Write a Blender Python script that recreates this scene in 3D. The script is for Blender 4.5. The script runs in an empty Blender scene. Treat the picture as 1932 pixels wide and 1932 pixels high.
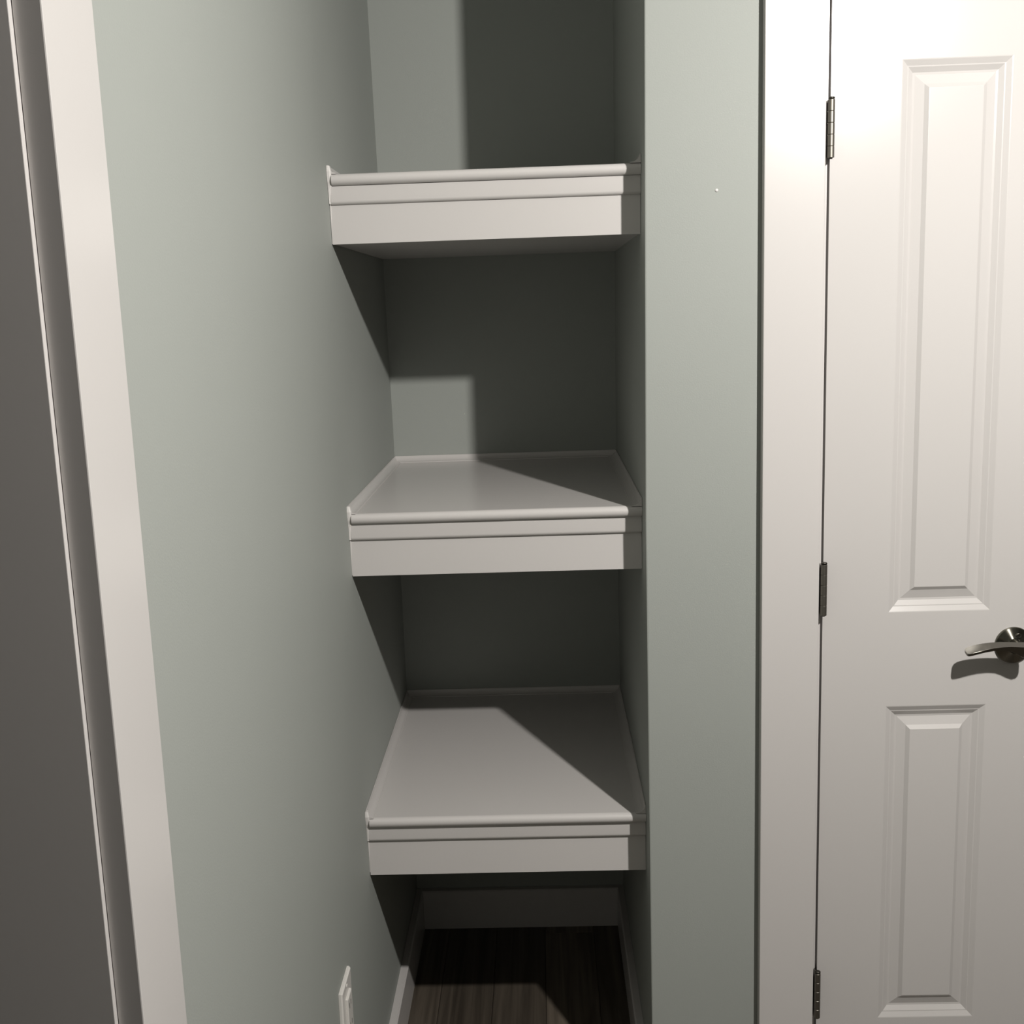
import bpy, bmesh, math, random
from mathutils import Matrix, Vector

S = bpy.context.scene
COL = S.collection
random.seed(7)

# ---------------------------------------------------------------- camera
cam_data = bpy.data.cameras.new('camera')
cam_data.sensor_width = 36.0
cam_data.lens = 2146.66 / 1932.0 * 36.0
cam_data.clip_start = 0.02
cam = bpy.data.objects.new('camera', cam_data)
COL.objects.link(cam)
rt = Vector((0.99918168, 0.02301022, -0.03326416))
up = Vector((0.02861648, 0.17904021, 0.98342549))
fw = Vector((-0.02858446, 0.98357264, -0.17823523))
M = Matrix((rt, up, -fw)).transposed().to_4x4()
M.translation = Vector((0.3428, -1.8772, 1.5140))
cam.matrix_world = M
S.camera = cam

# ---------------------------------------------------------------- world, light, exposure
S.view_settings.view_transform = 'Standard'
S.view_settings.look = 'None'
S.view_settings.exposure = 0.0
S.view_settings.gamma = 1.0
S.view_settings.use_curve_mapping = False
world = bpy.data.worlds.new('world')
S.world = world
world.use_nodes = True
world.node_tree.nodes['Background'].inputs['Color'].default_value = (0.0, 0.0, 0.0, 1)
world.node_tree.nodes['Background'].inputs['Strength'].default_value = 0.0

lamp_data = bpy.data.lights.new('hall_lamp', 'POINT')
lamp_data.energy = 156.0
lamp_data.color = (1.0, 0.965, 0.918)
lamp_data.shadow_soft_size = 0.024
lamp = bpy.data.objects.new('hall_lamp', lamp_data)
lamp.location = (1.138, -1.345, 2.212)
COL.objects.link(lamp)
# made-up emission curve, weighted towards niche and panel door to balance the brightness
lamp_data.use_nodes = True
_nt = lamp_data.node_tree
_em = _nt.nodes['Emission']
_tc = _nt.nodes.new('ShaderNodeTexCoord'); _dp = _nt.nodes.new('ShaderNodeVectorMath'); _dp.operation = 'DOT_PRODUCT'
_dp.inputs[1].default_value = (0.0, 0.6, -0.8)
_mr = _nt.nodes.new('ShaderNodeMapRange')
_mr.inputs['From Min'].default_value = 0.30; _mr.inputs['From Max'].default_value = 0.95
_mr.inputs['To Min'].default_value = 0.60; _mr.inputs['To Max'].default_value = 1.0
_nt.links.new(_tc.outputs['Normal'], _dp.inputs[0])
_nt.links.new(_dp.outputs['Value'], _mr.inputs['Value']); _nt.links.new(_mr.outputs[0], _em.inputs['Strength'])

# ---------------------------------------------------------------- dimensions
D = 0.7266            # back of the niche
H = 2.46              # ceiling
REAR, RIGHT = -4.6, 4.6
YJ = -1.088           # door-side edge of the left opening
YJ2 = -1.88
def Wx(z):            # right side of the niche leans a little
    if z < 1.15: return 0.5112
    return 0.5112 + (z - 1.15) * 0.0098
def Bx(z):            # left wall at the back corner
    return 0.0 if z < 1.25 else -(z - 1.25) * 0.0085
FN = 0.0557           # nosing front
FF = 0.0731           # fascia front
SH = [(1.7375, 1.6249), (1.1671, 1.0533), (0.6015, 0.4837)]   # top, bottom of each shelf

# ---------------------------------------------------------------- materials
def mat(name, base, rough=0.5, metal=0.0, bump=0.0, bscale=300.0, var=0.0, spec=0.5):
    m = bpy.data.materials.new(name); m.use_nodes = True
    nt = m.node_tree; b = nt.nodes['Principled BSDF']
    b.inputs['Base Color'].default_value = (*base, 1)
    b.inputs['Roughness'].default_value = rough
    b.inputs['Metallic'].default_value = metal
    b.inputs['Specular IOR Level'].default_value = spec
    tc = nt.nodes.new('ShaderNodeTexCoord')
    if bump:
        n = nt.nodes.new('ShaderNodeTexNoise'); n.inputs['Scale'].default_value = bscale
        n.inputs['Detail'].default_value = 3
        nt.links.new(tc.outputs['Object'], n.inputs['Vector'])
        bp = nt.nodes.new('ShaderNodeBump'); bp.inputs['Strength'].default_value = bump
        bp.inputs['Distance'].default_value = 0.001
        nt.links.new(n.outputs['Fac'], bp.inputs['Height'])
        nt.links.new(bp.outputs['Normal'], b.inputs['Normal'])
    if var:
        n2 = nt.nodes.new('ShaderNodeTexNoise'); n2.inputs['Scale'].default_value = 6
        nt.links.new(tc.outputs['Object'], n2.inputs['Vector'])
        mx = nt.nodes.new('ShaderNodeMixRGB'); mx.blend_type = 'MIX'
        mx.inputs[1].default_value = (*[c * (1 - var) for c in base], 1)
        mx.inputs[2].default_value = (*[min(1, c * (1 + var)) for c in base], 1)
        nt.links.new(n2.outputs['Fac'], mx.inputs[0])
        nt.links.new(mx.outputs[0], b.inputs['Base Color'])
    return m

PAINT = mat('grey_green_wall_paint', (0.316, 0.333, 0.312), 0.62, bump=0.12, bscale=420, var=0.012, spec=0.3)
TRIM = mat('white_trim_paint', (0.55, 0.529, 0.515), 0.25, bump=0.03, bscale=160, var=0.008, spec=0.5)
DOORP = mat('white_door_paint', (0.525, 0.506, 0.492), 0.22, bump=0.03, bscale=120, var=0.008, spec=0.42)
CEIL = mat('white_ceiling_paint', (0.60, 0.60, 0.58), 0.8, bump=0.1, bscale=200, spec=0.2)
CAULK = mat('white_caulk', (0.66, 0.64, 0.62), 0.5, bump=0.3, bscale=90)
PLASTIC = mat('white_plastic', (0.66, 0.64, 0.61), 0.3, bump=0.01)
NICKEL = mat('satin_nickel', (0.19, 0.18, 0.158), 0.24, metal=1.0, bump=0.02, bscale=500)
HINGEM = mat('brushed_hinge_steel', (0.22, 0.205, 0.18), 0.46, metal=1.0, bump=0.02, bscale=500)
ROSM = mat('spun_nickel', (0.20, 0.19, 0.16), 0.22, metal=1.0)
_b = ROSM.node_tree.nodes['Principled BSDF']; _b.inputs['Anisotropic'].default_value = 0.9; _b.inputs['Anisotropic Rotation'].default_value = 0.25
_t = ROSM.node_tree.nodes.new('ShaderNodeTangent'); _t.direction_type = 'RADIAL'; _t.axis = 'Y'
ROSM.node_tree.links.new(_t.outputs[0], _b.inputs['Tangent'])
DARKM = mat('dark_steel', (0.08, 0.075, 0.065), 0.4, metal=1.0)
SUBF = mat('subfloor', (0.05, 0.045, 0.04), 0.8)

def wood(name, shift):
    m = bpy.data.materials.new(name); m.use_nodes = True
    nt = m.node_tree; b = nt.nodes['Principled BSDF']
    b.inputs['Roughness'].default_value = 0.45
    b.inputs['Specular IOR Level'].default_value = 0.3
    tc = nt.nodes.new('ShaderNodeTexCoord'); mp = nt.nodes.new('ShaderNodeMapping')
    mp.inputs['Scale'].default_value = (60, 2.2, 1)
    oi = nt.nodes.new('ShaderNodeObjectInfo')
    ad = nt.nodes.new('ShaderNodeVectorMath'); ad.operation = 'ADD'
    sc = nt.nodes.new('ShaderNodeVectorMath'); sc.operation = 'SCALE'; sc.inputs['Scale'].default_value = 13
    cb = nt.nodes.new('ShaderNodeCombineXYZ')
    for i in range(3): nt.links.new(oi.outputs['Random'], cb.inputs[i])
    nt.links.new(cb.outputs[0], sc.inputs[0])
    nt.links.new(tc.outputs['Object'], ad.inputs[0]); nt.links.new(sc.outputs[0], ad.inputs[1])
    nt.links.new(ad.outputs[0], mp.inputs['Vector'])
    n = nt.nodes.new('ShaderNodeTexNoise'); n.inputs['Scale'].default_value = 1.0
    n.inputs['Detail'].default_value = 6; n.inputs['Distortion'].default_value = 0.6
    nt.links.new(mp.outputs[0], n.inputs['Vector'])
    r = nt.nodes.new('ShaderNodeValToRGB')
    r.color_ramp.elements[0].position = 0.3; r.color_ramp.elements[1].position = 0.75
    r.color_ramp.elements[0].color = (0.050 * shift, 0.041 * shift, 0.032 * shift, 1)
    r.color_ramp.elements[1].color = (0.135 * shift, 0.112 * shift, 0.088 * shift, 1)
    nt.links.new(n.outputs['Fac'], r.inputs[0]); nt.links.new(r.outputs[0], b.inputs['Base Color'])
    bp = nt.nodes.new('ShaderNodeBump'); bp.inputs['Strength'].default_value = 0.15; bp.inputs['Distance'].default_value = 0.001
    nt.links.new(n.outputs['Fac'], bp.inputs['Height']); nt.links.new(bp.outputs['Normal'], b.inputs['Normal'])
    return m
WOODS = [wood('dark_plank_wood', 1.0), wood('mid_plank_wood', 1.45), wood('deep_plank_wood', 0.75)]

# ---------------------------------------------------------------- helpers
def link(name, bm, m, parent=None, smooth=False, bevel=0.0):
    bmesh.ops.recalc_face_normals(bm, faces=bm.faces)
    me = bpy.data.meshes.new(name); bm.to_mesh(me); bm.free()
    me.materials.append(m)
    if smooth:
        for p in me.polygons: p.use_smooth = True
    o = bpy.data.objects.new(name, me); COL.objects.link(o)
    if parent is not None: o.parent = parent
    if bevel:
        b = o.modifiers.new('bevel', 'BEVEL'); b.width = bevel; b.segments = 2; b.limit_method = 'ANGLE'
    return o
def tag(o, label=None, cat=None, kind=None, group=None):
    if label: o['label'] = label
    if cat: o['category'] = cat
    if kind: o['kind'] = kind
    if group: o['group'] = group
    return o
def box(bm, x0, x1, y0, y1, z0, z1):
    v = [bm.verts.new(p) for p in ((x0,y0,z0),(x1,y0,z0),(x1,y1,z0),(x0,y1,z0),(x0,y0,z1),(x1,y0,z1),(x1,y1,z1),(x0,y1,z1))]
    for f in ((0,1,2,3),(4,5,6,7),(0,1,5,4),(1,2,6,5),(2,3,7,6),(3,0,4,7)): bm.faces.new([v[i] for i in f])
def boxes(*bs):
    bm = bmesh.new()
    for b in bs: box(bm, *b)
    return bm
def loft(bm, rings, caps=True, closed=True):
    R = [[bm.verts.new(p) for p in r] for r in rings]
    n = len(R[0])
    for a, b in zip(R, R[1:]):
        for i in range(n if closed else n - 1):
            bm.faces.new((a[i], a[(i+1) % n], b[(i+1) % n], b[i]))
    if caps:
        bm.faces.new(R[0]); bm.faces.new(R[-1])
    return R
def lathe_y(bm, prof, cx, cz, n=32):       # prof: (radius, y)
    rings = []
    for r, y in prof:
        rings.append([(cx + r * math.cos(2*math.pi*i/n), y, cz + r * math.sin(2*math.pi*i/n)) for i in range(n)])
    loft(bm, rings)
def lathe_z(bm, prof, cx, cy, n=20):       # prof: (radius, z)
    loft(bm, [[(cx + r * math.cos(2*math.pi*i/n), cy + r * math.sin(2*math.pi*i/n), z) for i in range(n)] for r, z in prof])

# ---------------------------------------------------------------- floor and planks
floor = link('floor', boxes((-0.16, RIGHT, REAR, D, -0.04, -0.004)), SUBF)
tag(floor, 'dark brown wood plank floor of the hall and under the lowest niche shelf', 'floor', 'structure')
PW = 0.1183; X0 = 0.197 - 2 * PW
ncol = int((RIGHT - X0) / PW) + 1
for c in range(ncol):
    xa = X0 + c * PW; xb = min(xa + PW, RIGHT)
    xa = max(xa, 0.0)
    if xb - xa < 0.01: continue
    y = REAR + random.uniform(-0.9, 0.0)
    while y < D:
        ya, yb = max(y, REAR), min(y + 1.22, D)
        y += 1.22
        if yb - ya < 0.02: continue
        bm = bmesh.new(); g = 0.0004; c_ = 0.0015
        z0, z1 = -0.004, 0.0
        xa_, xb_, ya_, yb_ = xa + g, xb - g, ya + g, yb - g
        loft(bm, [[(xa_,ya_,z0),(xb_,ya_,z0),(xb_,yb_,z0),(xa_,yb_,z0)],
                  [(xa_,ya_,z1-0.001),(xb_,ya_,z1-0.001),(xb_,yb_,z1-0.001),(xa_,yb_,z1-0.001)],
                  [(xa_+c_,ya_+c_,z1),(xb_-c_,ya_+c_,z1),(xb_-c_,yb_-c_,z1),(xa_+c_,yb_-c_,z1)]])
        k = {0: 0, 1: 2, 2: 2, 3: 1}.get(c, random.randrange(3))
        link('plank', bm, WOODS[k], floor)

# ---------------------------------------------------------------- walls
ZS = [0.0, 0.6, 1.15, 1.25, 1.8, H]
bm = bmesh.new()                     # left wall, beyond the opening: hall part runs on into the niche
for ya, yb, fa, fb in ((-1.0708, 0.0, None, None), (0.0, D, None, True)):
    inner = []
    rings = []
    for z in ZS:
        xb = Bx(z) if fb else 0.0
        rings.append([(0.0, ya, z), (xb, yb, z), (-0.14, yb, z), (-0.14, -1.0545 if ya < -1 else ya, z)])
    loft(bm, rings)
box(bm, -0.14, 0.0, REAR, YJ2 - 0.0100, 0, H)
box(bm, -0.14, 0.0, YJ2 - 0.0100, -1.0708, 2.06, H)
tag(link('wall_left', bm, PAINT), 'pale grey green wall left of the shelf niche, running back from the cased opening', 'wall', 'structure')

bm = bmesh.new()
loft(bm, [[(-0.14, D, z), (Wx(z) + 0.2, D, z), (Wx(z) + 0.2, D + 0.1, z), (-0.14, D + 0.1, z)] for z in (0, H)])
tag(link('wall_back', bm, PAINT), 'grey green back wall of the niche behind the three white shelves', 'wall', 'structure')

bm = bmesh.new()                     # pier: right cheek of the niche and narrow face beside the door casing
r = 0.0025
rings = []
for z in ZS:
    w = Wx(z)
    rings.append([(w, D, z), (w, r, z), (w + r*0.3, r*0.3, z), (w + r, 0, z), (0.785, 0, z), (0.785, D, z)])
loft(bm, rings)
pier = tag(link('wall_front', bm, PAINT), 'narrow grey green wall face between the shelf niche and the white door casing', 'wall', 'structure')
bm = bmesh.new()
lathe_y(bm, [(0.0028, 0.0), (0.0026, -0.0008), (0.0014, -0.0016), (0.0004, -0.0018)], 0.6306, 1.6837, 12)
o = link('paint_nib', bm, CAULK, pier, True); tag(o, 'small white paint nib')

bm = bmesh.new()
box(bm, 1.222, RIGHT, 0, 0.12, 0, H); box(bm, 0.785, 1.222, 0, 0.12, 2.05, H)
box(bm, 0.785, 1.222, 0.12, 0.14, 0, H)
tag(link('wall_front_right', bm, PAINT), 'grey green wall around and beyond the white panel door', 'wall', 'structure')
tag(link('wall_right', boxes((RIGHT, RIGHT + 0.1, REAR, 0.12, 0, H)), PAINT), 'grey green end wall of the hall out of frame to the right', 'wall', 'structure')
tag(link('wall_rear', boxes((-0.14, RIGHT, REAR - 0.1, REAR, 0, H)), PAINT), 'grey green hall wall behind the camera', 'wall', 'structure')
tag(link('ceiling', boxes((-0.16, RIGHT, REAR, D, H, H + 0.05)), CEIL), 'flat white ceiling above the hall and the niche', 'ceiling', 'structure')

# ---------------------------------------------------------------- baseboards
def base_profile(t, h):
    return [(0, 0), (t, 0), (t, h - 0.003), (t - 0.003, h), (0, h)]
BH, BT = 0.1, 0.0165
def run_y(xw, sgn, ya, yb, mitre_b=True):
    bm = bmesh.new()
    P = base_profile(BT, BH)
    loft(bm, [[(xw + sgn*u, ya, z) for u, z in P], [(xw + sgn*u, yb - (u if mitre_b else 0), z) for u, z in P]])
    return bm
tag(link('baseboard_left', run_y(0.0003, 1, YJ + 0.1015, D - 0.0003), TRIM), 'white baseboard along the left wall running into the niche', 'baseboard', 'structure')
tag(link('baseboard_right', run_y(Wx(0) - 0.0003, -1, 0.0, D - 0.0003), TRIM), 'white baseboard on the right cheek of the niche', 'baseboard', 'structure')
bm = bmesh.new(); P = base_profile(BT, BH)
loft(bm, [[(0.0003 + u, D - 0.0003 - u, z) for u, z in P], [(Wx(0) - 0.0003 - u, D - 0.0003 - u, z) for u, z in P]])
tag(link('baseboard_back', bm, TRIM), 'white baseboard across the back of the niche under the lowest shelf', 'baseboard', 'structure')
tag(link('baseboard_front', boxes((Wx(0) - 0.016, 0.7012, -BT, -0.0003, 0, BH)), TRIM, bevel=0.002), 'white baseboard at the foot of the narrow wall face', 'baseboard', 'structure')

# ---------------------------------------------------------------- left cased opening
CT = 0.0180
def slab(bm, poly, z0, z1):
    loft(bm, [[(x, y, z) for x, y in poly] for z in (z0, z1)])
def flat_casing_left():
    bm = bmesh.new()
    slab(bm, [(0.0003, -0.9850), (CT, -0.9850), (CT, -1.0790), (-0.0037, -1.0760), (-0.0037, -1.0722), (0.0003, -1.0722)], 0, 2.0545)  # inner edge splayed away from the lamp, shaped to fall into shade
    box(bm, 0.0003, CT, YJ2 - 0.1015, YJ2 - 0.005, 0, 2.0545)
    box(bm, 0.0003, CT, YJ2 - 0.1015, YJ + 0.1015, 2.055, 2.151)
    return bm
tag(link('trim_1', flat_casing_left(), TRIM, bevel=0.0012), 'flat white casing board framing the opening at the far left', 'casing', 'structure')
bm = boxes((-0.14, 0.0002, YJ2 - 0.0097, YJ2 + 0.0065, 0, 2.052),
           (-0.14, 0.0002, YJ2 + 0.0065, -1.085, 2.045, 2.052))
slab(bm, [(-0.0039, -1.0715), (-0.0039, -1.0812), (-0.14, -1.0672), (-0.14, -1.0550)], 0, 2.052)  # jamb face splayed as well, so its shape keeps it in shade
tag(link('trim_2', bm, TRIM, bevel=0.0006), 'white jamb lining inside the opening at the far left, in shade', 'jamb', 'structure')
# unlit room beyond the opening
tag(link('wall_side_room', boxes((-3.1, -3.0, REAR, D, 0, H), (-3.0, -0.14, REAR - 0.1, REAR, 0, H), (-3.0, -0.14, D, D + 0.1, 0, H)), PAINT),
    'grey green walls of the dark room beyond the far left opening', 'wall', 'structure')
tag(link('floor_side_room', boxes((-3.0, -0.16, REAR, D, -0.04, -0.0005)), SUBF), 'dark floor of the room beyond the far left opening', 'floor', 'structure')
tag(link('ceiling_side_room', boxes((-3.0, -0.16, REAR, D, H, H + 0.05)), CEIL), 'ceiling of the dark room beyond the far left opening', 'ceiling', 'structure')

# ---------------------------------------------------------------- right door, jamb and casing
bm = boxes((0.7020, 0.7972, -0.0200, -0.0003, 0, 2.0395), (1.2072, 1.3050, -0.0200, -0.0003, 0, 2.0395),
           (0.7020, 1.3050, -0.0200, -0.0003, 2.04, 2.138))
tag(link('trim_3', bm, TRIM, bevel=0.0014), 'flat white casing board left of the white panel door', 'casing', 'structure')
bm = boxes((0.7855, 0.8046, 0.0, 0.118, 0, 2.036), (1.2024, 1.2215, 0.0, 0.118, 0, 2.036), (0.8046, 1.2024, 0.0, 0.118, 2.032, 2.048),
           (0.8046, 0.815, 0.037, 0.075, 0, 2.036), (1.192, 1.2024, 0.037, 0.075, 0, 2.036))
tag(link('trim_4', bm, TRIM), 'white door jamb seen in the dark gap beside the panel door', 'jamb', 'structure')

door = bpy.data.objects.new('door_1', None); door.location = (0.8085, 0, 0.0); COL.objects.link(door)
door.empty_display_size = 0.1
tag(door, 'narrow white two panel door with nickel lever handle at the right', 'door', 'structure')
def local(bm):
    bmesh.ops.translate(bm, verts=bm.verts, vec=(-0.8085, 0, 0)); return bm
DX0, DX1, DZ0, DZ1, DY = 0.8085, 1.1990, 0.010, 2.030, 0.0352
PX0, PX1 = 0.9183, 1.0892
PANELS = [(0.2243, 0.8164), (0.9822, 1.8705)]
PROF = [(0, 0), (0.0015, 0.0003), (0.0095, 0.0046), (0.0112, 0.0048), (0.0190, 0.0098), (0.0225, 0.0102), (0.0370, 0.0060), (0.0432, 0.0010), (0.0440, 0.0009)]
bm = bmesh.new()
xs = [DX0, PX0, PX1, DX1]; zs = [DZ0, PANELS[0][0], PANELS[0][1], PANELS[1][0], PANELS[1][1], DZ1]
G = {(i, j): bm.verts.new((x, 0, z)) for i, x in enumerate(xs) for j, z in enumerate(zs)}
for i in range(3):
    for j in range(5):
        q = [G[i, j], G[i+1, j], G[i+1, j+1], G[i, j+1]]
        if i == 1 and j in (1, 3):
            prev = q
            za, zb = zs[j], zs[j+1]
            for ins, dep in PROF[1:]:
                cur = [bm.verts.new(p) for p in ((PX0+ins, dep, za+ins), (PX1-ins, dep, za+ins), (PX1-ins, dep, zb-ins), (PX0+ins, dep, zb-ins))]
                for k in range(4):
                    bm.faces.new((prev[k], prev[(k+1) % 4], cur[(k+1) % 4], cur[k]))
                prev = cur
            bm.faces.new(prev)
        else:
            bm.faces.new(q)
bk = [bm.verts.new(p) for p in ((DX0, DY, DZ0), (DX1, DY, DZ0), (DX1, DY, DZ1), (DX0, DY, DZ1))]
bm.faces.new(bk)
bm.faces.new([G[0, j] for j in range(6)] + [bk[3], bk[0]])
bm.faces.new([G[3, j] for j in range(6)] + [bk[2], bk[1]])
bm.faces.new([G[i, 0] for i in range(4)] + [bk[1], bk[0]])
bm.faces.new([G[i, 5] for i in range(4)] + [bk[2], bk[3]])
leaf = link('door_leaf', local(bm), DOORP, door)

# hinges
HX, HY, HR = 0.8050, -0.0195, 0.0053
def hinge(z0, z1, tip):
    zc = (z0 + z1) / 2
    bm = bmesh.new()      # plates folded into the gap
    box(bm, HX - 0.0012, HX + 0.0012, HY, 0.030, z0 + 0.002, z1 - 0.002)
    box(bm, HX - 0.0055, HX - 0.0040, HY + 0.0005, 0.0, z0 + 0.001, z1 - 0.001)
    h = link('hinge', local(bm), NICKEL, door)
    tag(h, 'satin nickel butt hinge')
    n = 5; L = (z1 - z0) / n
    for k in range(n):
        bm = bmesh.new(); a = z0 + k * L + 0.0002; b = z0 + (k + 1) * L - 0.0002
        lathe_z(bm, [(HR - 0.0004, a), (HR, a + 0.0004), (HR, b - 0.0004), (HR - 0.0004, b)], HX, HY)
        k_ = link('knuckle', local(bm), HINGEM, h, True)
        k_.modifiers.new('edges', 'EDGE_SPLIT').split_angle = math.radians(30)
    bm = bmesh.new()
    lathe_z(bm, [(0.0028, z0 - 0.0015), (0.0028, z1 + 0.0006), (HR - 0.0002, z1 + 0.0008), (HR - 0.0002, z1 + 0.0028), (HR - 0.0012, z1 + 0.0036)], HX, HY)
    link('hinge_pin', local(bm), DARKM, h, True)
for z0, z1 in ((1.7245, 1.8120), (0.9860, 1.0735), (0.2405, 0.3280)):
    hinge(z0, z1, True)

# handle
RX, RZ = 1.1300, 0.9205
bm = bmesh.new()
lathe_y(bm, [(0.0315, 0.0), (0.0315, -0.0030), (0.0305, -0.0042), (0.0295, -0.0046), (0.0200, -0.0085), (0.0150, -0.0105), (0.0125, -0.0120)], RX, RZ, 48)
ros = link('handle_rosette', local(bm), ROSM, door); tag(ros, 'round satin nickel rosette')
for p in ros.data.polygons: p.use_smooth = True
ros.modifiers.new('edges', 'EDGE_SPLIT').split_angle = math.radians(25)
bm = bmesh.new()
lathe_y(bm, [(0.0122, -0.009), (0.0112, -0.014), (0.0105, -0.030), (0.0108, -0.046), (0.0100, -0.054), (0.0080, -0.0565)], RX, RZ + 0.003, 28)
link('handle_neck', local(bm), NICKEL, ros, True)
# lever blade, sweeping left and drooping to a rounded wide tip: rings of (centre x, y, z, half depth, half thickness)
bm = bmesh.new()
st = [(1.1418, -0.0475, 0.9246, 0.0030, 0.0045), (1.1400, -0.0475, 0.9247, 0.0060, 0.0080), (1.1365, -0.0477, 0.9249, 0.0080, 0.0100), (1.1300, -0.0480, 0.9252, 0.0090, 0.0106), (1.1210, -0.0486, 0.9275, 0.0088, 0.0086), (1.1120, -0.0492, 0.9306, 0.0086, 0.0060), (1.1030, -0.0495, 0.9328, 0.0085, 0.0042),
      (1.0900, -0.0500, 0.9340, 0.0090, 0.0032), (1.0750, -0.0502, 0.9336, 0.0098, 0.0027), (1.0600, -0.0503, 0.9316, 0.0108, 0.0025),
      (1.0480, -0.0503, 0.9290, 0.0114, 0.0024), (1.0400, -0.0503, 0.9268, 0.0111, 0.0024), (1.0355, -0.0506, 0.9254, 0.0100, 0.0023), (1.0332, -0.0510, 0.9247, 0.0080, 0.0022), (1.0322, -0.0518, 0.9244, 0.0050, 0.0020)]
rings = []
for i, (x, y, z, a, t) in enumerate(st):
    ring = []
    c_ = min(0.0001, t * 0.4, a * 0.4)
    for u, w in ((a, -t + c_), (a, t - c_), (a - c_, t), (-a + c_, t), (-a, t - c_), (-a, -t + c_), (-a + c_, -t), (a - c_, -t)):
        # blade is tilted so its top face looks slightly towards the hall
        tilt = 0.20
        ring.append((x, y + u * math.cos(tilt) - w * math.sin(tilt), z + u * math.sin(tilt) + w * math.cos(tilt)))
    rings.append(ring)
loft(bm, rings)
lev = link('handle_lever', local(bm), NICKEL, ros, True)
lev.modifiers.new('edges', 'EDGE_SPLIT').split_angle = math.radians(35)
bm = bmesh.new()
lathe_y(bm, [(0.0042, -0.0070), (0.0042, -0.0101), (0.0034, -0.0107), (0.0024, -0.0104), (0.0020, -0.0088)], RX + 0.005, RZ + 0.0185, 16)
link('set_screw', local(bm), NICKEL, ros)

# ---------------------------------------------------------------- shelves
def prism(prof, e0, e1):               # prof (y,z) run along x
    bm = bmesh.new()
    loft(bm, [[(e0, y, z) for y, z in prof], [(e1(z) if callable(e1) else e1, y, z) for y, z in prof]])
    return bm
def cove(s, lip, wide=1.0):
    P = [(0, 0), (s, 0), (s, lip)]
    R = s - lip
    for k in range(1, 8):
        a = math.pi / 2 * k / 8
        P.append((s - R * math.sin(a), s - R * math.cos(a)))
    P += [(lip, s), (0, s)]
    return [(u * wide, h) for u, h in P]
def make_shelf(zt, zb, label):
    root = bpy.data.objects.new('built_in_shelf', None); root.location = (0, D, zb); COL.objects.link(root)
    root.empty_display_size = 0.1
    tag(root, label, 'shelf', group='built-in niche shelves')
    off = Vector((0, -D, -zb))
    def P(name, bm, m=TRIM, smooth=False):
        bmesh.ops.translate(bm, verts=bm.verts, vec=off)
        return link(name, bm, m, root, smooth)
    e = 0.0004
    w = lambda z: Wx(z) - e
    NT = 0.0185; r = NT / 2
    # shelf board
    bm = bmesh.new()
    y0 = FN + r
    loft(bm, [[(e, y0, z), (w(z), y0, z), (w(z), D - e, z), (min(0, Bx(z)) + e, D - e, z)] for z in (zt - NT, zt)])
    P('shelf_board', bm)
    # rounded nosing
    prof = [(y0, zt - NT)] + [(y0 - r * math.sin(math.pi * k / 12), zt - r - r * math.cos(math.pi * k / 12)) for k in range(1, 12)] + [(y0, zt)]
    ns = P('nosing', prism(prof, 0.0070, w), TRIM, True)
    ns.modifiers.new('edges', 'EDGE_SPLIT').split_angle = math.radians(50)
    # moulded strip under the nosing
    fy = FF - 0.0072; z1 = zt - NT - e; z0 = z1 - 0.0300; q = 0.0062
    prof = [(FF + 0.004, z0), (fy + q, z0)] + [(fy + q - q * math.sin(math.pi/2*k/6), z0 + q - q * math.cos(math.pi/2*k/6)) for k in range(1, 7)] + [(fy, z1), (FF + 0.004, z1)]
    tr = P('trim_strip', prism(prof, 0.0035, w), TRIM, True)
    tr.modifiers.new('edges', 'EDGE_SPLIT').split_angle = math.radians(50)
    # fascia board
    bm = prism([(FF, zb), (FF + 0.019, zb), (FF + 0.019, zt - NT - e), (FF, zt - NT - e)], 0.0012, w)
    P('fascia', bm)
    # closed underside
    bm = bmesh.new()
    loft(bm, [[(e, FF + 0.0195, z), (w(z), FF + 0.0195, z), (w(z), D - e, z), (min(0, Bx(z)) + e, D - e, z)] for z in (zb + 0.0010, zb + 0.0135)])
    P('underside_panel', bm)
    # cove mouldings along the three walls
    C = cove(0.0142, 0.0016)
    CR = cove(0.0145, 0.0012, 1.25)
    ys = FN + 0.0035
    bm = bmesh.new()
    loft(bm, [[(e + u, ys, zt + h) for u, h in C], [(min(0, Bx(zt)) + e + u, D - e - u, zt + h) for u, h in C]])
    P('wall_moulding', bm)
    bm = bmesh.new()
    loft(bm, [[(w(zt) - u, ys, zt + h) for u, h in CR], [(w(zt) - u, D - e - u / 1.25, zt + h) for u, h in CR]])
    P('wall_moulding', bm)
    bm = bmesh.new()
    loft(bm, [[(min(0, Bx(zt)) + e + u, D - e - u, zt + h) for u, h in C], [(w(zt) - u * 1.25, D - e - u, zt + h) for u, h in C]])
    P('wall_moulding', bm)
    # caulk bead closing the left end
    bm = bmesh.new()
    pts = [(0.0135, 0.0068, FN + 0.0030), (0.004, 0.0072, FN + 0.0012), (-0.004, 0.0070, FN + 0.0022), (-0.012, 0.0066, FN + 0.0040), (-0.0185, 0.0062, FN + 0.0065),
           (-0.024, 0.0040, FN + 0.0075), (-0.034, 0.0036, FN + 0.0090), (-0.047, 0.0034, FN + 0.0100), (-0.0495, 0.0020, FN + 0.0150), (-0.085, 0.0014, FN + 0.0168), (-0.112, 0.0012, FN + 0.0172)]
    rings = []
    for dz, t, y in pts:
        t2 = t if dz < 0.005 else t * 0.7
        rings.append([(e * 0.5, y, zt + dz), (t2 * 0.6, y, zt + dz), (t2, y + 0.002, zt + dz), (t2, y + 0.009, zt + dz), (e * 0.5, y + 0.009, zt + dz)])
    loft(bm, rings)
    P('caulk_bead', bm, CAULK)
    return root
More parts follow.
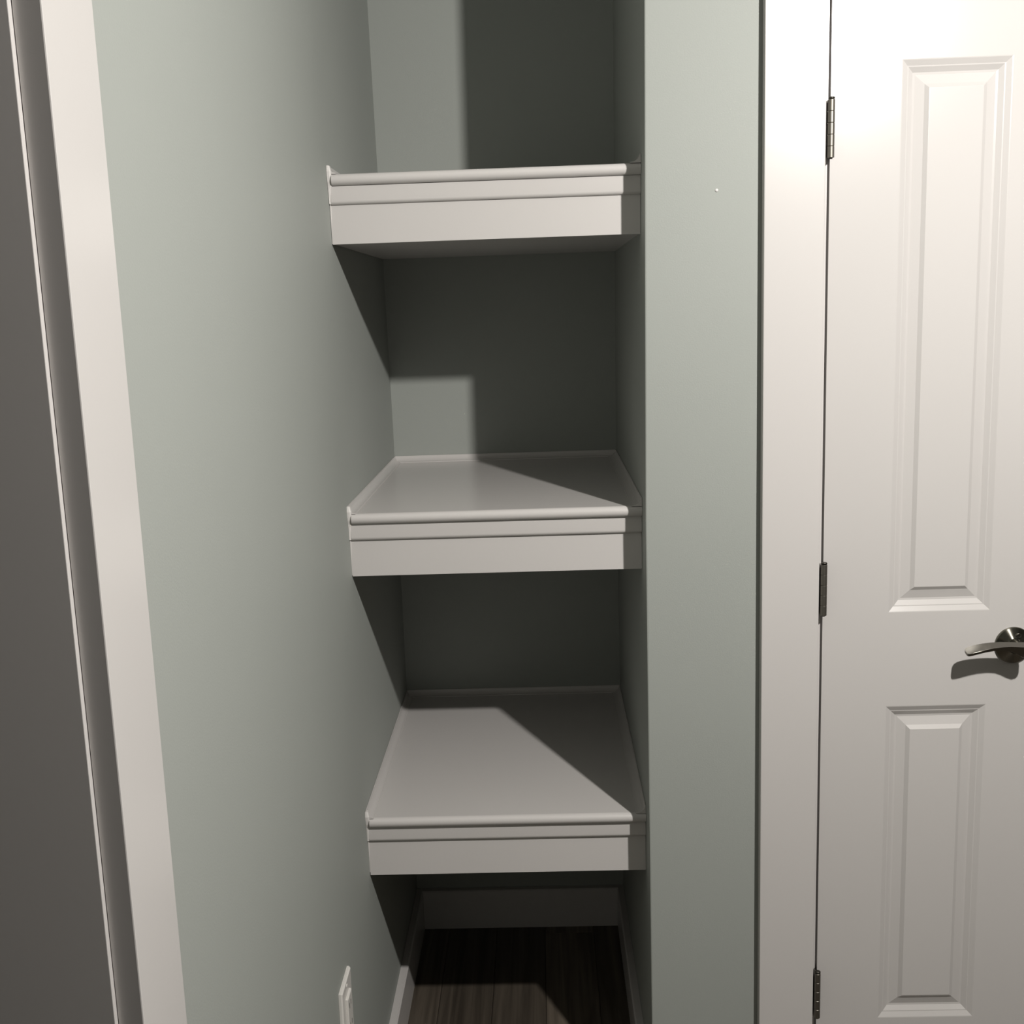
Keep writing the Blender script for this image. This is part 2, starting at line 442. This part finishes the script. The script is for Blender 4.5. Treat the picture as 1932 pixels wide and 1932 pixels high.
make_shelf(*SH[0], 'topmost white built-in shelf of the niche, its underside visible')
make_shelf(*SH[1], 'middle white built-in shelf of the niche, at the height of the middle door hinge')
make_shelf(*SH[2], 'lowest white built-in shelf of the niche, just above the dark floor recess')

# ---------------------------------------------------------------- unseen opaque pan, added above the bulb to block its upward light
pan = bpy.data.objects.new('lamp_light_block', None); pan.location = (1.12, -1.36, H); COL.objects.link(pan)
pan.empty_display_size = 0.1
tag(pan, 'unseen dark metal pan added above the hall lamp to block upward light', 'lamp')
bm = bmesh.new()
lathe_z(bm, [(0.16, 2.254 - H), (0.165, 2.258 - H), (0.06, 2.31 - H), (0.02, 2.32 - H), (0.02, 2.44 - H), (0.07, 2.45 - H), (0.07, -0.0002)], 0, 0, 32)
link('light_block_pan', bm, DARKM, pan, True)

# ---------------------------------------------------------------- wall outlet low on the left wall
out = bpy.data.objects.new('wall_outlet', None); out.location = (0.0003, -0.2350, 0.409); COL.objects.link(out)
out.empty_display_size = 0.05
tag(out, 'white electrical outlet plate low on the left wall in front of the niche', 'outlet')
bm = bmesh.new()
hw, hh = 0.0400, 0.0580
loft(bm, [[(x, -a, -b), (x, a, -b), (x, a, b), (x, -a, b)] for x, a, b in ((0, hw, hh), (0.0035, hw, hh), (0.0060, hw - 0.0025, hh - 0.0025))])
link('cover_plate', bm, PLASTIC, out)
bm = bmesh.new()
loft(bm, [[(x, -a, -b), (x, a, -b), (x, a, b), (x, -a, b)] for x, a, b in ((0.0055, 0.0168, 0.0335), (0.0085, 0.0168, 0.0335), (0.0098, 0.0155, 0.0320))])
ins = link('receptacle', bm, PLASTIC, out)
for s in (1, -1):
    bm = bmesh.new()
    box(bm, 0.0094, 0.0100, -0.0075, -0.0055, s*0.017 - 0.004, s*0.017 + 0.005)
    box(bm, 0.0094, 0.0100, 0.0050, 0.0070, s*0.017 - 0.004, s*0.017 + 0.004)
    link('socket_slots', bm, DARKM, ins)
for s in (1, -1):
    bm = bmesh.new()
    n = 14
    loft(bm, [[(x, r_ * math.cos(2*math.pi*i/n), s*0.0485 + r_ * math.sin(2*math.pi*i/n)) for i in range(n)] for x, r_ in ((0.0058, 0.0032), (0.0066, 0.0030), (0.0070, 0.0018))])
    link('screw', bm, PLASTIC, out, True)
